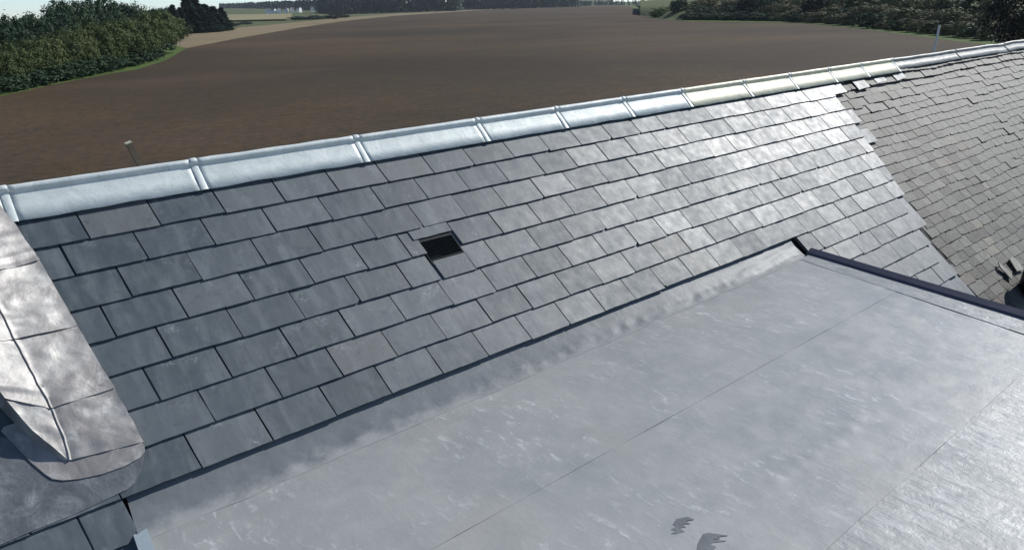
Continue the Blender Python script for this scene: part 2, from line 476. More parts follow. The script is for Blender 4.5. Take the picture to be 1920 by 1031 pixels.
# ------------------------------------------------------------------ trees
def crown_mesh(name, kind, seed, n_clump, per, leaf):
    """many small leaf faces in clumps, unit crown: radius about 0.5, height 1, base at 0"""
    rg = random.Random(seed)
    vs, fs = [], []
    for c in range(n_clump):
        if kind == 'cone':
            z = rg.random()**1.25*.97 + .02
            rad = (1-z)*.34+.015
            a = rg.random()*6.283
            rr = rad*(.55+.5*rg.random())
            cx_, cy_, cz_ = math.cos(a)*rr, math.sin(a)*rr, z
            cr = .07*(1.15-z)+.012
        else:
            while True:
                x, y, z = rg.uniform(-1, 1), rg.uniform(-1, 1), rg.uniform(-1, 1)
                d2 = x*x+y*y+z*z
                if .25 < d2 < 1: break
            lump = 1+.35*noise.noise(Vector((x*1.7+seed*9.1, y*1.7, z*1.7)))
            cx_, cy_, cz_ = x*.46*lump, y*.46*lump, .54+z*.45*lump
            if kind == 'scrub': cz_ = max(.02, .42+z*.5*lump)
            cr = rg.uniform(.06, .12)
        for k in range(per):
            v = Vector((rg.gauss(0, 1), rg.gauss(0, 1), rg.gauss(0, .8)))
            q = Vector((cx_, cy_, cz_)) + v*cr*.55
            nrm = (v.normalized() + Vector((cx_, cy_, .5*(cz_-.4)))*1.2 + Vector((rg.uniform(-.5, .5), rg.uniform(-.5, .5), rg.uniform(-.1, .6)))).normalized()
            t1 = nrm.orthogonal().normalized(); t1.rotate(Matrix.Rotation(rg.random()*6.28, 3, nrm))
            t2 = nrm.cross(t1)
            sz = leaf*rg.uniform(.6, 1.35)
            i = len(vs)
            if kind == 'cone':
                t1 = (Vector((q.x, q.y, 0)).normalized()*.8 + Vector((0, 0, -.35+.2*rg.random()))).normalized()
                t2 = nrm.cross(t1).normalized()
                vs += [q-t2*sz*.35, q+t1*sz*1.3, q+t2*sz*.35]
                fs.append((i, i+1, i+2))
            else:
                vs += [q-t1*sz, q-t2*sz*.6, q+t1*sz, q+t2*sz*.6]
                fs.append((i, i+1, i+2, i+3))
    return mesh(name, vs, fs)
def trunk_mesh(name, seed, top=.75, r0=.03, limbs=6):
    rg = random.Random(seed)
    vs, fs = [], []
    def tube(a, b, ra, rb, n=6):
        d = (b-a).normalized(); x = d.orthogonal().normalized(); y = d.cross(x)
        i0 = len(vs)
        for q, r_ in ((a, ra), ((a+b)/2 + Vector((rg.uniform(-.01, .01), rg.uniform(-.01, .01), 0)), (ra+rb)/2), (b, rb)):
            for k in range(n):
                vs.append(q + (x*math.cos(k*6.283/n) + y*math.sin(k*6.283/n))*r_)
        for l in range(2):
            for k in range(n):
                fs.append((i0+l*n+k, i0+l*n+(k+1) % n, i0+(l+1)*n+(k+1) % n, i0+(l+1)*n+k))
    tube(Vector((0, 0, -.02)), Vector((0, 0, top)), r0, r0*.3)
    for i in range(limbs):
        z = rg.uniform(.2, top*.85); a = rg.random()*6.28
        tube(Vector((0, 0, z)), Vector((math.cos(a)*.28, math.sin(a)*.28, z+rg.uniform(.08, .25))), r0*.45, r0*.12, 5)
    return mesh(name, vs, fs, True)
CROWNS = {}
TR = {'round': trunk_mesh('trunk', 1), 'cone': trunk_mesh('trunk', 2, .95, .02, 3), 'scrub': trunk_mesh('stem', 3, .5, .02, 7)}
for me in TR.values(): me.materials.append(MATS['bark'])
def crown(kind, m, i, n_clump, per, leaf):
    key = (kind, m, i)
    if key not in CROWNS:
        CROWNS[key] = crown_mesh('crown', kind, 11+i*7+len(CROWNS)*3, n_clump, per, leaf)
        CROWNS[key].materials.append(MATS[m])
    return CROWNS[key]
def plant(name, label, cat, group, loc, h, wd, kind, m, i, n_clump=150, per=16, leaf=.035):
    c = crown(kind, m, i, n_clump, per, leaf)
    root = bpy.data.objects.new(name, None); COL.objects.link(root)
    root.location = loc; root.rotation_euler = (0, 0, random.random()*6.28); root.scale = (wd, wd, h)
    root.empty_display_size = .1
    tag(root, label, cat, group)
    for nm, me in (('crown', c), ('trunk' if kind != 'scrub' else 'stem', TR[kind])):
        o = bpy.data.objects.new(nm, me); COL.objects.link(o); o.parent = root
    return root
ORD = ['first', 'second', 'third', 'fourth', 'fifth', 'sixth', 'seventh', 'eighth', 'ninth', 'tenth', 'eleventh', 'twelfth', 'thirteenth', 'fourteenth', 'fifteenth', 'sixteenth', 'seventeenth', 'eighteenth', 'nineteenth', 'twentieth', 'twenty-first', 'twenty-second', 'twenty-third', 'twenty-fourth', 'twenty-fifth', 'twenty-sixth', 'twenty-seventh', 'twenty-eighth']
def height_for(px, ybase, ytop):
    b_ = gz(px, ybase)
    d = math.hypot(b_.x, b_.y)
    dr = ray(px, ytop); k = d/math.hypot(dr.x, dr.y)
    return b_, EYE.z + dr.z*k
def lerp_table(tab, x):
    for (x0, y0), (x1, y1) in zip(tab, tab[1:]):
        if x <= x1: return y0+(y1-y0)*max(0, (x-x0))/(x1-x0)
    return tab[-1][1]
# front row of olive trees on the left, back row darker
fr_base = [(-40, 178), (0, 171), (100, 150), (200, 130), (270, 113), (330, 84)]
fr_top = [(-40, 95), (60, 82), (110, 74), (170, 52), (230, 40), (290, 24), (330, 32)]
xs = [-30, 4, 36, 66, 98, 128, 158, 188, 214, 240, 264, 286, 306, 322]
for i, x in enumerate(xs):
    yb = lerp_table(fr_base, x); yt = lerp_table(fr_top, x) + random.uniform(-7, 7)
    b_, h = height_for(x, yb, yt)
    dist = math.hypot(b_.x, b_.y)
    plant('olive_tree', f'olive-green leafy tree in the front row beside the verge, {ORD[i]} from the photo\'s left edge', 'tree', 'front row of trees beside the field', b_, h*1.02, dist*46/F_PX*1.35, 'round', 'leaf_olive', i % 3, 200, 34, .022)
for i, x in enumerate([-36, -14, 8, 28, 50, 72, 92, 112, 134, 154, 174, 196, 216, 238, 258, 280, 302]):      # low skirt bushes
    yb = lerp_table(fr_base, x)+4; b_, h = height_for(x, yb, yb-(34 if x < 200 else 26))
    dist = math.hypot(b_.x, b_.y)
    plant('hedge_bush', f'dark low bush at the foot of the olive trees, {ORD[i]} from the photo\'s left edge', 'bush', 'bushes under the front trees', b_, h, dist*36/F_PX*1.5, 'scrub', 'leaf_green', i % 2, 90, 16, .05)
bk_top = [(-40, 22), (20, 26), (45, 34), (75, 28), (110, 24), (130, 2), (200, -8), (240, 3), (262, 10), (290, 14), (330, 12)]
for i, x in enumerate([-25, 8, 40, 72, 104, 132, 158, 186, 214, 240, 266, 292, 316]):
    yb = lerp_table(fr_base, x)-26
    yb = max(yb, horizon_y(x)+30); b_, h = height_for(x, yb, lerp_table(bk_top, x)+random.uniform(-5, 5))
    dist = math.hypot(b_.x, b_.y)
    plant('woodland_tree', f'dark green tall tree behind the olive row, {ORD[i]} from the photo\'s left edge', 'tree', 'back row of dark trees', b_, h, dist*42/F_PX*1.5, 'round', 'leaf_green', 3+i % 3, 200, 34, .023)
for i, (x, yb, yt, wd) in enumerate([(332, 66, 9, 26), (345, 64, 14, 24), (359, 63, -6, 40), (374, 62, -2, 42), (390, 61, 8, 40), (405, 59, 12, 36), (420, 57, 14, 26)]):
    b_, h = height_for(x, yb, yt)
    dist = math.hypot(b_.x, b_.y)
    plant('conifer_tree', f'dark blue-green conifer at the stubble field\'s edge, {ORD[i]} of the clump from the wood', 'tree', 'conifer clump beside the stubble', b_, h, dist*wd/F_PX*1.7, 'cone', 'leaf_conifer', i % 2, 330, 14, .055)
for i, (x, yb, yt, wd) in enumerate([(440, 49, 43, 22), (462, 46, 41, 24), (560, 38, 31, 40), (590, 37, 29, 44), (625, 36, 27, 30), (640, 34, 24, 30)]):
    b_, h = height_for(x, yb, yt)
    dist = math.hypot(b_.x, b_.y)
    plant('field_bush', f'dark bush along the far hedge beyond the stubble, {ORD[i]} from the conifers', 'bush', 'bushes beyond the stubble', b_, h, dist*wd/F_PX, 'scrub', 'leaf_far', i % 2, 90, 14, .06)

# far wood: a mass nobody could count
def far_wood(name, label, spans, m, leaf, seed):
    rg = random.Random(seed)
    vs, fs = [], []
    for (x0, x1, yb0, yb1, yt0, yt1, n, dep) in spans:
        for i in range(n):
            k = rg.random(); x = x0+(x1-x0)*k
            b_, h = height_for(x, yb0+(yb1-yb0)*k, (yt0+(yt1-yt0)*k)+rg.uniform(-2.0, 2.0))
            dr = Vector((b_.x, b_.y, 0)).normalized(); sdv = Vector((dr.y, -dr.x, 0))
            q0 = b_ + dr*rg.random()*dep
            wd = h*rg.uniform(.45, .8)
            for c in range(46):
                z = rg.random()**.8
                prof = math.sin(min(1, max(.06, 1-z*.92))*1.5)*.55
                a = rg.random()*6.283
                q = q0 + Vector((math.cos(a), math.sin(a), 0))*wd*prof*rg.uniform(.5, 1.05) + Vector((0, 0, h*(.03+.97*z)))
                nrm = (Vector((math.cos(a), math.sin(a), .6)) + Vector((rg.uniform(-.6, .6), rg.uniform(-.6, .6), rg.uniform(-.5, .6)))).normalized()
                t1 = nrm.orthogonal().normalized(); t1.rotate(Matrix.Rotation(rg.random()*6.28, 3, nrm)); t2 = nrm.cross(t1)
                sz = h*leaf*rg.uniform(.6, 1.4)
                j = len(vs)
                vs += [q-t1*sz, q-t2*sz*.7, q+t1*sz, q+t2*sz*.7]; fs.append((j, j+1, j+2, j+3))
    o = link(name, mesh(name, vs, fs), m)
    o['kind'] = 'stuff'; o['label'] = label; o['category'] = 'woodland'
    return o
far_wood('far_wood', 'dark blue-green wood along the horizon behind the brown field', [
    (415, 660, 30, 26, 9, -2, 420, 90), (600, 860, 29, 21, -2, -10, 340, 60), (860, 1085, 20, 13.5, -6, -4, 300, 60), (1085, 1240, 12, 10, 3.5, 1.0, 170, 40)], 'leaf_far', .085, 5)

# white houses on the far slope
def far_house(i, px, yb, wpx, gable):
    dr = ray(px, yb); dist = 1150.0
    k = dist/math.hypot(dr.x, dr.y)
    b_ = EYE + dr*k
    d = Vector((dr.x, dr.y, 0)).normalized(); sx = Vector((d.y, -d.x, 0))
    wd = wpx*dist/F_PX; hg = 2.6; rf = 2.0; dp = 6
    ang = [.3, -.5, .7, -.2, .5, -.7, .2, .4][i]
    mw = Matrix.Translation(b_) @ Matrix.Rotation(math.atan2(sx.y, sx.x)+ang, 4, 'Z')
    root = bpy.data.objects.new('far_house', None); COL.objects.link(root); root.matrix_world = mw
    a, c = wd/2, dp/2
    wv = [(-a, -c, -2.5), (a, -c, -2.5), (a, c, -2.5), (-a, c, -2.5), (-a, -c, hg), (a, -c, hg), (a, c, hg), (-a, c, hg), (-a, 0, hg+rf), (a, 0, hg+rf)]
    wf = [(0, 1, 5, 4), (1, 2, 6, 9, 5), (2, 3, 7, 6), (3, 0, 4, 8, 7)]
    def ch(nm, v, f, m):
        me = mesh(nm, v, f); me.materials.append(MATS[m])
        o = bpy.data.objects.new(nm, me); COL.objects.link(o); o.parent = root
    ch('wall', wv, wf, 'white_wall')
    e = .25
    ch('roof', [(-a-e, -c-e, hg-.1), (a+e, -c-e, hg-.1), (a+e, 0, hg+rf+.15), (-a-e, 0, hg+rf+.15), (-a-e, c+e, hg-.1), (a+e, c+e, hg-.1)], [(0, 1, 2, 3), (3, 2, 5, 4)], 'house_roof')
    for sgn in (-.5, .5):
        x0 = a*sgn
        ch('window', [(x0-.5, -c-.03, .8), (x0+.5, -c-.03, .8), (x0+.5, -c-.03, 1.9), (x0-.5, -c-.03, 1.9), (x0-.5, -c+.05, .8), (x0+.5, -c+.05, .8), (x0+.5, -c+.05, 1.9), (x0-.5, -c+.05, 1.9)], [(0, 1, 2, 3), (0, 4, 5, 1), (2, 6, 7, 3), (1, 5, 6, 2), (0, 3, 7, 4)], 'window_glass')
    tag(root, f'tiny white far house before the horizon wood, {ORD[i]} of the row from the conifers', 'house', 'white houses below the far wood')
for i, (px, yb, wpx) in enumerate([(503, 23, 8), (514, 23, 5), (524, 22.5, 4), (537, 21.5, 6), (548, 21, 4), (561, 20.5, 6), (586, 20, 5)]):
    far_house(i, px, yb, wpx, i % 2)

# scrub bank on the right
sb_tab = [(1200, 32), (1250, 36), (1300, 38), (1400, 39), (1500, 41), (1550, 44.5), (1600, 49), (1650, 54), (1700, 59.5), (1780, 68), (1840, 74.5), (1960, 94)]
n = 0
scr = []
for row in range(3):
    x = 1300+row*9
    while x < 1880:
        scr.append((x+random.uniform(-5, 5), row)); x += (23, 26, 30)[row]*(1+.25*(x-1300)/600)
for row in range(3):
    items = [s_ for s_ in scr if s_[1] == row]
    for i, (x, _) in enumerate(items):
        yb = lerp_table(sb_tab, x)
        b_ = gz(x, yb); d = Vector((b_.x, b_.y, 0)).normalized()
        dist = math.hypot(b_.x, b_.y)
        back = (3, 14, 30)[row]; zz = (.2, 1.5, 3.2)[row]
        loc = Vector((b_.x, b_.y, 0)) + d*back + Vector((0, 0, zz-.3))
        hh = random.uniform(2.4, 3.6)*(.85 if x > 1650 else 1)*(1, 1.15, 1.55)[row]
        m = random.choice(['leaf_scrub', 'leaf_scrub', 'leaf_green', 'leaf_scrub'])
        if x < 1420 and row < 2: m = 'leaf_green'
        nm = {'leaf_scrub': 'russet', 'leaf_green': 'dark green'}[m]
        rw = ['lowest row beside the tilled field', 'middle row of the scrub bank', 'top row of the scrub bank'][row]
        plant('scrub_bush', f'{nm} bush in the {rw}, {ORD[i] if i < len(ORD) else "last"} from the bright mound', 'bush', 'bushes of the scrub bank', loc, hh, dist*34/F_PX*1.35*(1+.3*row*.3), 'scrub', m, (0, 1)[i % 2]+(5 if m == 'leaf_green' else 0), 110, 18, .045)
for i, (x, yt, wd, m, lab) in enumerate([(1248, 12, 60, 'leaf_bright', 'yellow-green lit bush on the bright mound by the field corner'), (1274, -4, 36, 'leaf_green', 'dark rounded tree standing on the bright mound'), (1410, -10, 56, 'leaf_dark', 'dark broad tree at the start of the scrub bank'), (1440, -8, 46, 'leaf_green', 'green tree beside the dark broad tree on the bank'), (1530, -6, 52, 'leaf_dark', 'dark tree above the middle of the scrub bank')]):
    yb = lerp_table(sb_tab, x)-3
    b_, h = height_for(x, yb, yt)
    dist = math.hypot(b_.x, b_.y)
    plant('bank_tree', lab, 'tree', None, b_, h, dist*wd/F_PX, 'round' if i else 'scrub', m, 8+i, 150, 16, .045)
# near dark tree behind the old roof
b_ = gz(1925, 130)
plant('hawthorn_tree', 'dark speckled tree rising behind the old ridge at the photo\'s right edge', 'tree', None, b_, 10.5, 10.0, 'round', 'leaf_dark', 20, 420, 30, .014)

# ------------------------------------------------------------------ the cottage
COT = empty('cottage', (2.5, 2.5, 0))
tag(COT, 'cottage seen from its roof: new and old slates, bright metal ridge, grey flat roof', 'house')
RIDGE_T = -.63
SB = lambda t: 43.06 - .147*t           # where the new slating stops
def deck(name, s0, s1, t0, t1, h, m):
    v = [P(s0 if not callable(s0) else s0(t0), t0, h), P(s1, t0, h), P(s1, t1, h), P(s0 if not callable(s0) else s0(t1), t1, h)]
    v += [q - RN*.05 for q in v]
    return v, [(0, 3, 2, 1), (4, 5, 6, 7), (0, 1, 5, 4), (1, 2, 6, 5), (2, 3, 7, 6), (3, 0, 4, 7)]
E_T = 24.0
new_slope = world_piece('new_slate_slope', *deck('d', -9, 44, RIDGE_T, E_T, -.06, 'underlay'), 'underlay', COT)
new_slope['label'] = 'slope of new blue-grey slates in even courses'
old_slope = world_piece('old_slate_slope', *deck('d', 44.02, 100, RIDGE_T, E_T, -.30, 'underlay'), 'underlay', COT)
old_slope['label'] = 'slope of old small grey-brown slates in uneven courses'
# body: walls and back slope
ra = P(0, RIDGE_T, -.3)
ev = P(0, E_T, -.3)
yb_ = ra.y + (ra.y-ev.y)
vs = []
for xx in (-9*U, 100*U):
    vs += [(xx, ev.y+.3, 0), (xx, ev.y+.3, ev.z-.02), (xx, ra.y, ra.z-.12), (xx, yb_-.3, ev.z-.02), (xx, yb_-.3, 0)]
world_piece('wall', vs, [(0, 1, 2, 3, 4), (9, 8, 7, 6, 5), (0, 5, 6, 1), (3, 8, 9, 4)], 'harl', COT)
bs = [(-9*U, ra.y+.012, ra.z-.01), (100*U, ra.y+.012, ra.z-.01), (100*U, yb_, ev.z-.01), (-9*U, yb_, ev.z-.01)]
bs += [(x, y, z-.06) for x, y, z in bs]
world_piece('back_slope', bs, [(0, 1, 2, 3), (7, 6, 5, 4), (0, 4, 5, 1), (1, 5, 6, 2), (2, 6, 7, 3), (3, 7, 4, 0)], 'old_slate', COT)

# -- new slates
THK = .056
RISE = .062
def roof_matrix(s, t, h, tilt=0.0, yaw=0.0, roll=0.0):
    o = P(s, t, h)
    up = -RT
    m = Matrix(((RX.x, up.x, RN.x, o.x), (RX.y, up.y, RN.y, o.y), (RX.z, up.z, RN.z, o.z), (0, 0, 0, 1)))
    return m @ Matrix.Rotation(-tilt, 4, 'X') @ Matrix.Rotation(roll, 4, 'Y') @ Matrix.Rotation(yaw, 4, 'Z')
def skew_at(s): return .10 if s < 15 else max(0.0, .10*(1-(s-15)/24))
rs = random.Random(21)
def ragged(x0, x1, length, sk0, sk1, chip=.09, tail=.016, side=.007, clip_right=None):
    """outline in gauges, tail at y = 0, head at y = length"""
    o = []
    n = 6
    for i in range(n+1):
        x = x0+(x1-x0)*i/n
        o.append([x, rs.uniform(0, tail) if 0 < i < n else rs.uniform(0, tail*.6)])
    if rs.random() < chip:
        c = rs.uniform(.04, .15)
        o[0] = [x0, c*rs.uniform(.5, 1)]; o.insert(1, [x0+c, 0.005])
    if rs.random() < chip:
        c = rs.uniform(.04, .15)
        o[-1] = [x1-c, .005]; o.append([x1, c*rs.uniform(.5, 1)])
    for y in (.35, .7, length):
        o.append([x1-sk1*y+rs.uniform(-side, side), y])
    for y in (length, .7, .35):
        o.append([x0-sk0*y+rs.uniform(-side, side), y])
    if clip_right is not None:
        for q in o: q[0] = min(q[0], clip_right(q[1]))
    return [(x*U, y*U) for x, y in o]
def new_slate(s0, s1, k, length=2.12, tail_t=None, head=None, name='slate', m='slate', lift=0.0, parent=None, thk=None):
    if s1-s0 < .08: return
    gap = rs.uniform(.016, .030)
    tt = (k if tail_t is None else tail_t) + rs.uniform(-.022, .022)
    c = (s0+s1)/2
    L = length if head is None else tt-head
    th = (thk or THK)*rs.uniform(.88, 1.12)
    lim = None
    if s1 > 38: lim = lambda y: SB(tt-y)-c+rs.uniform(-.05, .05)
    ol = ragged(s0-c+gap, s1-c-gap, L, skew_at(s0), skew_at(s1), clip_right=lim)
    v, f = slab(ol, th*U)
    me = mesh('slate', v, f)
    h = 2.2*RISE + THK + rs.uniform(0, .010) + lift
    return link(name, me, m, parent or new_slope, roof_matrix(c, tt, h, math.atan(RISE)*rs.uniform(.98, 1.10), 0, rs.uniform(-.014, .014)))
J = {
 1: [1.7, 3.5, 5.31, 7.14, 9.01, 10.84, 12.72, 14.6, 16.43, 18.36, 20.22, 21.99, 23.87, 25.75, 27.47, 29.3, 31.13, 32.8, 34.55, 36.35, 38.16, 40.08, 43.0],
 2: [1.05, 2.87, 4.66, 6.47, 8.31, 10.18, 12.08, 13.82, 15.62, 17.45, 19.3, 21.08, 22.88, 24.66, 26.47, 28.33, 30.07, 31.92, 33.7, 35.46, 37.08, 38.97, 40.82, 43.0],
 3: [2.1, 3.93, 5.74, 7.57, 9.41, 11.26, 13.07, 14.89, 16.7, 18.56, 20.25, 22.12, 23.99, 25.74, 27.52, 29.31, 31.1, 32.79, 34.51, 36.22, 38.05, 39.88, 41.66, 43.0],
 4: [1.4, 3.23, 5.01, 6.83, 8.67, 10.49, 12.09, None, 14.10, 15.91, 17.76, 19.47, 21.27, 23.14, 24.92, 26.63, 28.37, 30.21, 31.93, 33.55, 35.36, 37.08, 38.91, 40.86, 43.0],
 5: [2.45, 4.27, 6.11, 7.94, 9.74, 11.54, 12.68, None, 14.08, 15.12, 17.02, 18.72, 20.48, 22.26, 23.98],
 6: [1.83, 3.63, 5.43, 7.24, 9.06, 10.81, 12.6, 14.38, 16.19, 17.93, 19.73, 21.54, 23.27, 24.96],
 7: [2.82, 4.62, 6.4, 8.21, 10.0, 11.77, 13.58, 15.33, 17.09, 18.76, 20.54, 22.29, 23.97],
 8: [2.12, 3.93, 5.74, 7.54, 9.29, 11.08, 12.82, 14.63, 16.39, 18.11, 19.76, 21.43, 23.19],
}
for k in (5, 6, 7, 8):
    while J[k][-1] < 43.4-.147*k: J[k].append(J[k][-1]+rs.uniform(1.68, 1.82))
for k in range(1, 9):
    a = J[k][0]
    left = [a-1.8*i for i in range(3, 0, -1)]
    J[k] = left + J[k]
DORM_S = 30.86                                  # right flank of the flat-roofed dormer
for k in range(9, 20):
    off = (24.1, 23.2)[k % 2] + rs.uniform(-.1, .1)
    l = []
    x = off
    while x < 43.6-.147*k:
        l.append(x); x += rs.uniform(1.68, 1.84)
    l = [q for q in l if q > DORM_S+.35]
    J[k] = [DORM_S] + l
    if k < 14:
        xl = [-3.2+(k % 2)*.9+1.8*i for i in range(3)]
        J[k] = xl + [2.25, None] + J[k]
for k in sorted(J):
    l = J[k]
    for a, b in zip(l, l[1:]):
        if a is None or b is None: continue
        if a > SB(k)+.1: continue
        b = min(b, SB(k)+.35)
        if k == 1:
            new_slate(a, b, k, head=-.45)
        else:
            new_slate(a, b, k)
# pieces round the vent: cut slates
new_slate(12.09, 12.70, 4)
new_slate(12.44, 14.02, 4, length=1.5, tail_t=3.42)
# -- roof vent with its plate
VT0, VT1, VS0, VS1 = 3.42, 4.27, 12.66, 14.03
vent = empty('roof_vent', P(13.35, 4.6, .2), COT)
vent['label'] = 'black louvred plastic vent set among the new slates'
def rp(name, s0, s1, t0, t1, h0, h1, m, parent, sk=.10, tilt=0.0):
    """block on the roof, sheared like the joints"""
    v = []
    for h in (h0, h1):
        for s, t in ((s0, t0), (s1, t0), (s1, t1), (s0, t1)):
            v.append(P(s+sk*(t-VT1), t, h+tilt*(t-t0)))
    return world_piece(name, v, [(0, 1, 2, 3), (7, 6, 5, 4), (0, 4, 5, 1), (1, 5, 6, 2), (2, 6, 7, 3), (3, 7, 4, 0)], m, parent)
rp('vent_box', VS0, VS1, VT0, VT1, .03, .075, 'black_plastic', vent)
fw = .035
for (a, b, c, d) in ((VS0, VS0+fw, VT0, VT1), (VS1-fw, VS1, VT0, VT1+.16), (VS0+fw, VS1-fw, VT0, VT0+.10), (VS0+fw, VS1-fw, VT1-.03, VT1)):
    rp('vent_frame', a, b, c, d, .077, .150, 'black_plastic', vent)
rp('vent_frame', VS0-.0, VS0+fw, VT1+.002, VT1+.16, .077, .150, 'black_plastic', vent)
NL = 9
for i in range(NL):
    t = VT0+.13+(VT1-VT0-.20)*i/(NL-1)
    rp('louvre', VS0+fw+.002, VS1-fw-.002, t-.022, t+.010, .079, .135, 'louvre_plastic', vent, tilt=1.2)
rp('vent_plate', VS0+.06, VS1+.02, VT1+.03, 5.02, .09, .15, 'vent_plate', vent, tilt=.055)

# -- old slates
ro = random.Random(5)
def px_of(pt):
    d = pt-EYE
    z = d.dot(_f)
    return 960+F_PX*d.dot(CR)/z, 515.5-F_PX*d.dot(CU)/z, z
cand = []
t = .10
row = 0
while t < 19.5:
    s = SB(t)+.12 + ro.uniform(0, .6)
    first = True
    while s < 92:
        wd = ro.choice([.75, .9, 1.0, 1.1, 1.2, 1.35])*ro.uniform(.9, 1.1)
        c = s+wd/2
        wob = .13*noise.noise(Vector((c*.20, row*.35, 2.0))) + .04*noise.noise(Vector((c*1.1, row*1.7, 7)))
        tt = t+wob+ro.uniform(-.025, .025)
        x, y, z = px_of(P(c, tt, 0))
        if x < 1985 and y < 660:
            cand.append((z, c, tt, wd, row, s, first))
        s += wd; first = False
    t += ro.uniform(.57, .63)
    row += 1
cand.sort()
sv, sf = [], []
for i, (z, c, tt, wd, row, s, first) in enumerate(cand):
    a, b = -wd/2+.015, wd/2-.015
    if first: a -= .2
    n = 3
    ol = [(a+(b-a)*q/n, ro.uniform(0, .035)) for q in range(n+1)]
    if ro.random() < .1: ol[0] = (a+.02, ro.uniform(.04, .12))
    if ro.random() < .1: ol[-1] = (b-.02, ro.uniform(.04, .12))
    L = min(1.42, tt+.42)
    ol += [(b, .3), (b-.01, L), (a+.01, L), (a, .3)]
    ol = [(x*U, y*U) for x, y in ol]
    th = ro.uniform(.030, .045)
    v, f = slab(ol, th*U)
    lift = ro.uniform(0, .012) + (.04 if ro.random() < .025 else 0)
    slip = 0 if tt < .5 else .22*ro.random() if ro.random() < .015 else 0
    top = tt < 3.2 and ro.random() < .25
    mw = roof_matrix(c, tt+slip, -.02+lift+(.03 if top else 0)+max(0, (.19 if c < 53.5 else .13)*(1.2-tt)), math.atan(.068)*ro.uniform(.97, 1.12), ro.uniform(-.022, .022)*(2.5 if top else 1), ro.uniform(-.008, .008))
    if i < 300:
        link('slate', mesh('slate', v, f), 'old_slate', old_slope, mw)
    else:
        j = len(sv)
        sv += [mw @ Vector(q) for q in v]; sf += [tuple(q+j for q in ff) for ff in f]
if sv:
    o = world_piece('far_slates', sv, sf, 'old_slate_mass' if 'old_slate_mass' in MATS else 'old_slate', old_slope)
    o['kind'] = 'stuff'

# -- ridge capping
ridge = empty('ridge_capping', P(20, RIDGE_T, .1), COT)
ridge['label'] = 'bright new metal ridge capping with a round roll and straps'
old_ridge = empty('old_ridge_capping', P(60, RIDGE_T, .1), COT)
old_ridge['label'] = 'dull weathered lead ridge capping over the old slates'
RJ = [-3.2, 1.98, 6.84, 12.32, 17.58, 21.75, 25.92, 30.15, 35.3, 39.75, 44.1, 48.1, 52.4]
OJ = [52.4, 62.6, 72.4, 82.5, 92]
def ridge_profile(rad, drop, hf, ap_h):
    """closed-ish sheet profile across the ridge: (u across towards the camera, v up), metres"""
    cp, sp = math.cos(ROOF_P), math.sin(ROOF_P)
    pr = []
    # near flank bottom -> neck -> roll -> neck -> far flank bottom
    near = [(drop*cp, -drop*sp), (drop*.55*cp, -drop*.55*sp+.002), (rad*1.0, -rad*1.02+.0)]
    cyl = []
    cz = rad*.78
    for i in range(13):
        a = R(-52) + R(284)*i/12
        cyl.append((rad*math.cos(a), cz+rad*math.sin(a)))
    pr = near + cyl + [(-x, y) for x, y in reversed(near)]
    return pr
def ridge_piece(name, s0, s1, m, parent, rad=.0155, drop=.95*U, h=.23, amp=.003, seed=0, sag=None, lap=0.0):
    apex0 = P(0, RIDGE_T, 0)
    ap = Vector((0, apex0.y, apex0.z + h*U/math.cos(ROOF_P)))
    pr = ridge_profile(rad, drop, 0, 0)
    nu = max(6, int((s1-s0)*4))
    vs = []
    for i in range(nu+1):
        x = (s0+(s1-s0)*i/nu)*U
        dz = lap*(1-i/nu)
        if sag: dz += sag(x/U)
        for j, (u_, v_) in enumerate(pr):
            nn = noise.noise(Vector((x*6+seed*3.3, j*.6, seed)))*amp
            e = 1 if 0 < j < len(pr)-1 else 2.0
            vs.append(Vector((x, ap.y-u_, ap.z+v_+dz+nn*e)))
    nv = len(pr)-1
    o = world_piece(name, vs, [tuple(reversed(q)) for q in grid_faces(nu, nv)], m, parent, True)
    md = o.modifiers.new('solid', 'SOLIDIFY'); md.thickness = .003; md.offset = -1
    return o
def strap(s, parent, wd=.19):
    apex0 = P(0, RIDGE_T, 0)
    ap = Vector((0, apex0.y, apex0.z + .23*U/math.cos(ROOF_P)))
    pr = ridge_profile(.0155, .975*U, 0, 0)
    c = Vector((0, .034*.2))
    out = []
    for (u_, v_) in pr:                      # push out a few mm
        d = Vector((u_, v_-.01)); k = .0035/max(d.length, .02)
        out.append((u_*(1+k)+0, v_+.004))
    vs = []
    for i, x in enumerate((s-wd/2, s-wd/2+.02, s+wd/2-.02, s+wd/2)):
        for (u_, v_) in out:
            vs.append(Vector((x*U, ap.y-u_, ap.z+v_-(.0025 if i in (0, 3) else 0))))
    o = world_piece('strap', vs, [tuple(reversed(q)) for q in grid_faces(3, len(out)-1)], 'zinc', parent, True)
    md = o.modifiers.new('solid', 'SOLIDIFY'); md.thickness = .003; md.offset = -1
    es = o.modifiers.new('crease', 'EDGE_SPLIT'); es.split_angle = R(40)
    return o
for i, (a, b) in enumerate(zip(RJ, RJ[1:])):
    ridge_piece('ridge_piece', a+.01, b-.01, 'zinc_glare' if i >= 7 else 'zinc', ridge, seed=i+1, amp=.003)
for s in RJ[1:-1]: strap(s, ridge)
strap(52.35, ridge, .2)
bow = lambda s: .05*max(0, (s-54)/20)**1.3 if s > 54 else 0
for i, (a, b) in enumerate(zip(OJ, OJ[1:])):
    ridge_piece('ridge_piece', a+.02, b+.25, 'old_lead', old_ridge, rad=.015, drop=.72*U, h=.20, amp=.003, seed=i+30, lap=.004, sag=lambda s: .012*noise.noise(Vector((s*.3, 1, 1))))

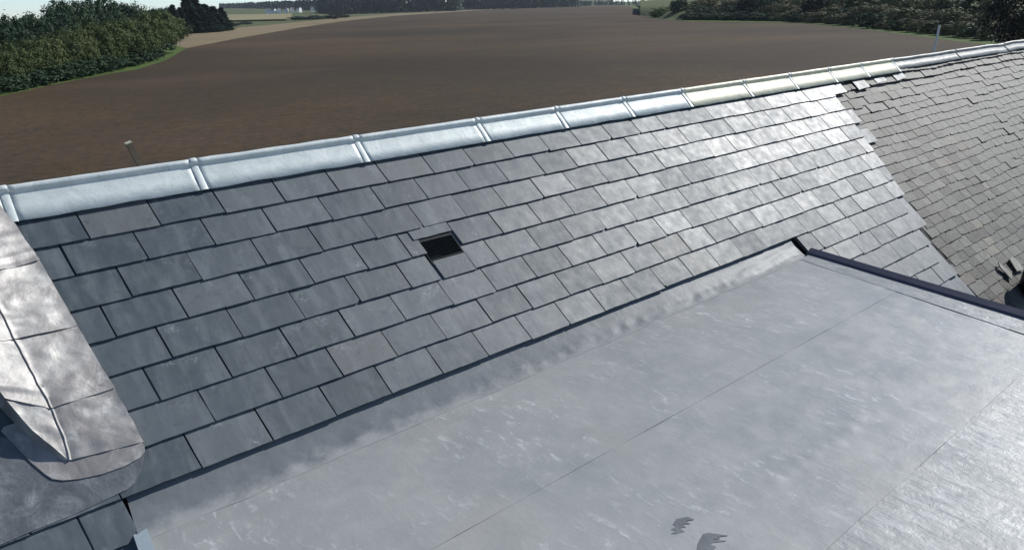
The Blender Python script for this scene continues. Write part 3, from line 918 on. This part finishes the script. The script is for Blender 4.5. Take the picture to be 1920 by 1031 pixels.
# -- lead capping with a sharp fold, running down the roof at the picture's left
cap = empty('lead_capping', P(1.0, 7.0, .2), COT)
cap['label'] = 'pale crumpled lead capping with a sharp fold, laid down the roof'
CE = [(-20, 360), (30, 425), (75, 490), (145, 612), (215, 728), (250, 790), (270, 828)]
CF1 = [(-95, 376, 1.0), (-64, 448, .88), (-30, 515, .76), (28, 637, .60), (97, 766, .43), (120, 820, .34), (131, 862, .27)]
CF2 = [(-330, 300, 1.9), (-220, 420, 1.65), (-130, 530, 1.4), (-62, 648, 1.08), (10, 748, .76), (60, 806, .52), (127, 861, .275)]
ROWS = []
for (ex, ey), (ax, ay, ah), (bx, by, bh) in zip(CE, CF1, CF2):
    ROWS.append((Vector((*st(ex, ey, .232), .232)), Vector((*st(ax, ay, ah), ah)), Vector((*st(bx, by, bh), bh))))
def cap_row(k):
    i = min(len(ROWS)-2, int(k)); f = k-i
    return [a.lerp(b, f) for a, b in zip(ROWS[i], ROWS[i+1])]
def lead_piece(k0, k1, zoff, seed):
    nt_ = max(10, int((k1-k0)*44))
    vs = []
    NV = 0
    for i in range(nt_+1):
        k = k0+(k1-k0)*i/nt_
        E_, A_, B_ = cap_row(k)
        d = (k1-k)
        lip = (.026*math.exp(-(d/.12)**2) + .030*math.exp(-((d-.26)/.09)**2)) if k1 < 6 else -.008*math.exp(-(d/.3)**2)
        row_ = []
        for q in range(13):
            a = q/12
            v = E_.lerp(A_, a); v.z = E_.z+(A_.z-E_.z)*a**1.2
            if q == 12:
                r_ = v.copy(); r_.x += .035; r_.z -= .012; row_.append(r_); v = v.copy(); v.z += .022
            row_.append(v)
        for q in range(1, 7):
            a = q/6
            v = A_.lerp(B_, a); v.z -= .03*math.sin(math.pi*a)*min(1, (A_-B_).length)
            if q == 1:
                r_ = A_.copy(); r_.x -= .030; r_.z -= .004; row_.append(r_)
            row_.append(v)
        for q in range(1, 5):
            a = q/4
            v = B_.copy(); v.x -= .10*a; v.z = B_.z+(.19-B_.z)*a
            row_.append(v)
        NV = len(row_)-1
        for j, v in enumerate(row_):
            inner = 0.25 if j in (0, NV, 12, 13, 14) else 1
            nn = (.05*noise.noise(Vector((v.x*1.3+seed, v.y*1.6, seed*.7))) + .03*noise.noise(Vector((v.x*4, v.y*4+seed, 1))))*inner
            sx = .02*noise.noise(Vector((v.y*2, seed, 4))) if j == 0 else (.03*noise.noise(Vector((v.y*3, seed, 9))) if j in (12, 13, 14) else 0)
            vs.append(P(v.x+sx, v.y, v.z+zoff+lip+nn))
    o = world_piece('lead_sheet', vs, [tuple(reversed(q)) for q in grid_faces(nt_, NV)], 'lead', cap, True)
    md = o.modifiers.new('solid', 'SOLIDIFY'); md.thickness = .004; md.offset = -1
    es = o.modifiers.new('crease', 'EDGE_SPLIT'); es.split_angle = R(38)
    return o
lead_piece(0, 2.0, .058, 1)
lead_piece(1.88, 3.0, .042, 2)
lead_piece(2.88, 4.0, .026, 3)
lead_piece(3.88, 6.0, .010, 4)
def outline_sheet(name, px, h, m, parent, thk=.004, sub=.12, seed=0, amp=.02):
    """lead sheet on the slates traced by its outline"""
    pts_ = [st(x, y, h) for x, y in px]
    bm = bmesh.new()
    f = bm.faces.new([bm.verts.new((s, t, 0)) for s, t in pts_])
    bmesh.ops.triangulate(bm, faces=[f])
    for _ in range(4):
        ed = [e for e in bm.edges if e.calc_length() > sub]
        if not ed: break
        bmesh.ops.subdivide_edges(bm, edges=ed, cuts=1)
        bmesh.ops.triangulate(bm, faces=bm.faces)
    vs = []
    bnd = {v for e in bm.edges if e.is_boundary for v in e.verts}
    bm.verts.index_update()
    for v in bm.verts:
        s, t = v.co.x, v.co.y
        nn = amp*noise.noise(Vector((s*1.5+seed, t*1.5, seed))) + amp*.5*noise.noise(Vector((s*5, t*5, seed)))
        vs.append(P(s, t, h+nn))
    fs = [tuple(v.index for v in f.verts) for f in bm.faces]
    bm.free()
    o = world_piece(name, vs, fs, m, parent, True)
    for p_ in o.data.polygons: pass
    nrm = o.data.polygons[0].normal
    if nrm.dot(RN) < 0: o.data.flip_normals()
    md = o.modifiers.new('solid', 'SOLIDIFY'); md.thickness = thk; md.offset = -1
    es = o.modifiers.new('crease', 'EDGE_SPLIT'); es.split_angle = R(35)
    return o
outline_sheet('lead_apron', [(-60, 800), (6, 800), (52, 785), (110, 806), (175, 780), (238, 800), (267, 830), (271, 836), (272, 846), (262, 858), (232, 874), (192, 888), (150, 897), (118, 900), (98, 897), (84, 888), (60, 868), (20, 826), (-60, 826)][1:17] + [(2, 808)], .234, 'lead', cap, seed=3, amp=.003)
outline_sheet('lead_apron', [(-80, 830), (40, 815), (270, 815), (271, 850), (266, 880), (252, 905), (238, 917), (200, 935), (145, 961), (60, 995), (0, 1021), (-80, 1056)], .208, 'apron_lead', cap, seed=8, amp=.004)

# -- flat roof
flat = empty('flat_roof', (2.8, 1.0, EYE.z-11.1*U), COT)
flat['label'] = 'grey scuffed membrane flat roof with straight seams'
ZF = EYE.z - 11.0*U
sa = [at_z(x, y, ZF) for x, y in ((920, 965), (1300, 757), (1690, 545))]
Y1 = sum(p_.y for p_ in sa)/3
sa = [at_z(x, y, ZF) for x, y in ((1600, 980), (1920, 700))]
Y2 = sum(p_.y for p_ in sa)/2
kr0, kr1 = at_z(1501, 488, ZF), at_z(1919, 627, ZF)                    # inner line of the right border
def xr(y): return kr0.x + (kr1.x-kr0.x)*(y-kr0.y)/(kr1.y-kr0.y)
tr0, tr1 = at_z(1512, 475, ZF+.022), at_z(1919, 598, ZF+.022)          # foot of the dark trim
def xt(y): return tr0.x + (tr1.x-tr0.x)*(y-tr0.y)/(tr1.y-tr0.y)
lf0, lf1 = at_z(241, 955, ZF), at_z(268, 1031, ZF)
def xl(y): return lf0.x + (lf1.x-lf0.x)*(y-lf0.y)/(lf1.y-lf0.y)
tail8 = P(0, 8.05, .05)
YBK = tail8.y + .045                                                    # tucked under the slates
YA = YBK - .22
def fillet_z(y):
    k = (YBK-y)/.21
    return (.118*(1-min(1, k))**1.5) if k >= 0 else .118
YF = -2.6
def sheet_grid(name, y0, y1, x0f, x1f, z, m, nu, nv, zf=None, amp=.0012, seed=0, freq=3.0, wav=0.0):
    vs = []
    for i in range(nu+1):
        for j in range(nv+1):
            y = y0+(y1-y0)*j/nv
            a, b = x0f(y), x1f(y)
            x = a+(b-a)*i/nu
            if wav and j == 0: y += wav*(noise.noise(Vector((x*2.1, 3, seed))) + .5*noise.noise(Vector((x*7, 5, seed))))
            zz = z + (zf(x, y) if zf else 0)
            zz += amp*(noise.noise(Vector((x*freq, y*freq, seed))) + .5*noise.noise(Vector((x*freq*3, y*freq*3, seed+5))))
            vs.append(Vector((x, y, zz)))
    o = world_piece(name, vs, grid_faces(nu, nv) if y1 > y0 else [tuple(reversed(q)) for q in grid_faces(nu, nv)], m, flat, True, origin=Vector((0, 0, 0)))
    md = o.modifiers.new('solid', 'SOLIDIFY'); md.thickness = .003; md.offset = -1
    es = o.modifiers.new('crease', 'EDGE_SPLIT'); es.split_angle = R(35)
    return o
def up_z(x, y):
    z = fillet_z(y)
    k = (YBK-y)
    z += .010*noise.noise(Vector((x*2.3, 1, 1)))*math.exp(-((k-.14)/.05)**2)
    wr = max(0, (x-2.6)/2.6)
    z += wr*.008*noise.noise(Vector((x*4-y*5, y*17, 2)))*math.exp(-((k-.10)/.06)**2)
    z += .006*noise.noise(Vector((x*14, y*9, 6)))*math.exp(-((k-.16)/.04)**2)
    return z
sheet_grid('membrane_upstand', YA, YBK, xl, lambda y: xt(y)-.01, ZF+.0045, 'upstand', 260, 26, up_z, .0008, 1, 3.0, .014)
sheet_grid('membrane_sheet', Y1, YA+.05, xl, lambda y: xt(y)-.01, ZF+.003, 'membrane', 120, 30, None, .0022, 2)
rb = random.Random(9)
DENTS = [(at_z(1425+215*i/9+rb.uniform(-8, 8), 925-155*i/9+rb.uniform(-8, 8), ZF), rb.uniform(.0015, .0040)) for i in range(10)]
DENTS += [(at_z(rb.uniform(1000, 1800), rb.uniform(640, 1000), ZF), rb.uniform(-.002, .002)) for i in range(14)]
def dent_z(x, y):
    return sum(a_*math.exp(-((x-q.x)**2+(y-q.y)**2)/.0011) for q, a_ in DENTS if abs(x-q.x) < .1 and abs(y-q.y) < .1)
sheet_grid('membrane_sheet', Y2, Y1+.06, xl, lambda y: xt(y)-.01, ZF+.0005, 'membrane', 300, 56, dent_z, .0022, 3)
sheet_grid('membrane_sheet', YF, Y2+.06, xl, lambda y: xt(y)-.01, ZF-.002, 'membrane_scuffed', 120, 60, None, .0022, 4)
# border strip that rises to the trim on the right
def kerb_z(x, y):
    a, b = xr(y), xt(y)
    k = min(1, max(0, (x-a)/(b-a)))
    return .0046+.014*k
sheet_grid('border_strip', YF, kr0.y+.0, xr, lambda y: xt(y), ZF, 'membrane_border', 10, 160, kerb_z, .0008, 7, 6.0)
def trim_piece(y0, y1):
    v = []
    for y in (y0, y1):
        x = xt(y)
        for dx, dz in ((0, -.03), (0.001, .005), (.010, .012), (.060, .034), (.066, .030), (.066, -.12), (.058, -.12)):
            v.append(Vector((x+dx, y, ZF+.020+dz)))
    n = 7
    return v, [tuple(range(n)), tuple(range(2*n-1, n-1, -1))] + [(i, i+n, (i+1) % n+n, (i+1) % n) for i in range(n)]
world_piece('edge_trim', *trim_piece(tr0.y+.0, 0.85), 'trim', flat)
world_piece('edge_trim', *trim_piece(0.845, YF), 'trim', flat)
# left drip edge
v = []
for y in (lf0.y-.055, YF):
    x = xl(y)
    for dx, dz in ((-.012, -.10), (-.014, .010), (.036, .016), (.036, .011), (-.006, .004), (-.006, -.10)):
        v.append(Vector((x+dx, y, ZF+dz)))
n = 6
world_piece('drip_edge', v, [tuple(range(n)), tuple(range(2*n-1, n-1, -1))] + [(i, i+n, (i+1) % n+n, (i+1) % n) for i in range(n)], 'drip', flat)
# cheeks and front under the flat roof
v = []
for z in (0, ZF-.02):
    for y, xf, off in ((YBK-.02, xl, .02), (YBK-.02, xt, -.0), (YF+.03, xt, .0), (YF+.03, xl, .02)):
        v.append(Vector((xf(y)+off, y, z)))
world_piece('extension_wall', v, [(3, 2, 1, 0), (4, 5, 6, 7), (0, 1, 5, 4), (1, 2, 6, 5), (2, 3, 7, 6), (3, 0, 4, 7)], 'underlay', flat)
# smears of dark sealant
def smear(px_list, seed):
    rg = random.Random(seed)
    pts_ = [at_z(x, y, ZF+.0025) for x, y in px_list]
    c = sum(pts_, Vector())/len(pts_)
    n = len(pts_)
    vs = [p_-c for p_ in pts_] + [p_-c-Vector((0, 0, .005)) for p_ in pts_]
    return link('sealant_smear', mesh('sealant_smear', vs, [tuple(reversed(range(n))), tuple(range(n, 2*n))] + [((i+1) % n, i, i+n, (i+1) % n+n) for i in range(n)]), 'sealant', flat, Matrix.Translation(c))
smear([(1268, 972), (1290, 968), (1301, 973), (1286, 976), (1294, 981), (1280, 982), (1286, 988), (1274, 989), (1284, 996), (1268, 1000), (1258, 1000), (1268, 994), (1258, 992), (1268, 986), (1262, 982)], 1)
smear([(1318, 1000), (1330, 998), (1364, 1003), (1344, 1006), (1350, 1009), (1334, 1010), (1361, 1013), (1340, 1016), (1330, 1018), (1343, 1024), (1336, 1034), (1306, 1034), (1308, 1018)], 2)

# ------------------------------------------------------------------ loose things
rl = random.Random(3)
def loose(px, py, wd, ln_, yaw, h, label, m='slate'):
    s, t = st(px, py, h)
    ol = [(-wd/2, 0), (-wd*.1, .03), (wd/2, .02), (wd/2-.03, ln_*.5), (wd/2, ln_), (-wd/2+.04, ln_*.98)]
    v, f = slab([(x*U, y*U) for x, y in ol], .05*U)
    o = link('loose_slate', mesh('loose_slate', v, f), m, None, roof_matrix(s, t, h, .02, yaw, 0))
    tag(o, label, 'slate', 'loose new slates at the join')
    return o
loose(1575, 176, 1.9, .9, .02, .16, 'pale new slate at the very top of the join, under the ridge metal')
loose(1622, 166, 1.5, .85, .04, .145, 'pale loose slate tipped over the old slates, second from the ridge join')
loose(1655, 154, 1.4, .8, .03, .11, 'pale loose slate lying below the last bright ridge piece')
loose(1692, 149, 1.5, .95, .06, .12, 'pale tilted slate under the start of the old ridge lead')
loose(1606, 232, 1.5, .95, .05, .10, 'pale slate sticking out past the join onto old slates, upper of two')
loose(1635, 268, 1.5, 1.0, -.03, .10, 'pale slate sticking out past the join onto old slates, lower of two')
# tub of broken slates at the right edge
s, t = st(1921, 545, .2)
tub = empty('plastic_tub', P(s+.55, t+.2, .25))
tag(tub, 'dark plastic tub cut by the photo\'s right edge, resting on the old slates', 'tub')
def lathe(prof, n=24):
    vs, fs = [], []
    for i in range(n):
        a = i*6.28318/n
        for r_, z in prof: vs.append((r_*math.cos(a), r_*math.sin(a), z))
    m_ = len(prof)
    for i in range(n):
        for j in range(m_-1):
            fs.append((i*m_+j, ((i+1) % n)*m_+j, ((i+1) % n)*m_+j+1, i*m_+j+1))
    return vs, fs
tb = P(s+.80, t+.30, .12)
vs, fs = lathe([(.001, .0), (.125, .0), (.158, .25), (.168, .255), (.168, .268), (.152, .268), (.120, .012), (.001, .012)])
link('tub_body', mesh('tub_body', vs, fs, True), 'tub_plastic', tub, Matrix.Translation(tb) @ Matrix.Rotation(R(14), 4, 'X'))
vs, fs = lathe([(.160, .240), (.170, .246), (.170, .254), (.160, .258)])
link('tub_rim', mesh('tub_rim', vs, fs, True), 'vent_plate', tub, Matrix.Translation(tb) @ Matrix.Rotation(R(14), 4, 'X'))
for i, (px, py, wd, ln_, yaw, tilt, lab) in enumerate([(1899, 519, .55, 1.1, .30, .10, 'pale broken slate lying behind the dark tub'), (1915, 508, .9, 1.0, -.25, .06, 'buff broken slate beside the dark tub at the photo\'s right edge')]):
    s, t = st(px, py, .12)
    v, f = slab([(x*U, y*U) for x, y in ((-wd/2, 0), (wd/2, .1), (wd/2-.1, ln_*.7), (wd*.1, ln_), (-wd/2+.05, ln_*.8))], .06*U)
    o = link('broken_slate', mesh('broken_slate', v, f), 'pale_stone', None, roof_matrix(s, t, .11, -tilt*.4, yaw, .02))
    tag(o, lab, 'slate', 'broken slates by the tub')
# battens showing over the ridge
def batten(name, top_px, low_px, y_off, wd, dp, m, label, cat, cap_m=None, extra=.35):
    yy = P(0, RIDGE_T, 0).y + y_off
    def on(px, py):
        d = ray(px, py); return EYE + d*((yy-EYE.y)/d.y)
    a, b = on(*top_px), on(*low_px)
    b = a + (b-a)*(1+extra/((b-a).length))
    root = empty(name, b)
    tag(root, label, cat)
    v, f = box_between(b, a, wd, dp, Vector((0, 1, 0)))
    world_piece('shaft', v, f, m, root)
    if cap_m:
        d = (a-b).normalized()
        v, f = box_between(a+d*.0005, a+d*.006, wd*1.12, dp*1.12, Vector((0, 1, 0)))
        world_piece('sawn_end', v, f, cap_m, root)
    return root
batten('wooden_batten', (241, 269), (262, 309), .16, .026, .040, 'batten_wood', 'short brown wooden batten with a pale sawn end, poking up behind the bright ridge', 'batten', 'sawn_wood')
batten('thin_pole', (1762, 48), (1751, 96), .25, .022, .022, 'pole_paint', 'thin pale pole standing up behind the old ridge capping', 'pole')

# ------------------------------------------------------------------ thin summer haze over the far land
hm = bpy.data.materials.new('haze')
hm.use_nodes = True
ht = hm.node_tree
ht.nodes.remove(ht.nodes['Principled BSDF'])
pv = ht.nodes.new('ShaderNodeVolumePrincipled')
pv.inputs['Color'].default_value = (.80, .88, .96, 1)
pv.inputs['Density'].default_value = .00006
pv.inputs['Anisotropy'].default_value = .2
ht.links.new(pv.outputs[0], ht.nodes['Material Output'].inputs['Volume'])
MATS['haze'] = hm
a, z0, z1 = 6100, -1.2, 60
hz = link('haze', mesh('haze', [(x, y, z) for z in (z0, z1) for x, y in ((-a, -a), (a, -a), (a, a), (-a, a))], [(3, 2, 1, 0), (4, 5, 6, 7), (0, 1, 5, 4), (1, 2, 6, 5), (2, 3, 7, 6), (3, 0, 4, 7)]), 'haze')
hz['kind'] = 'stuff'
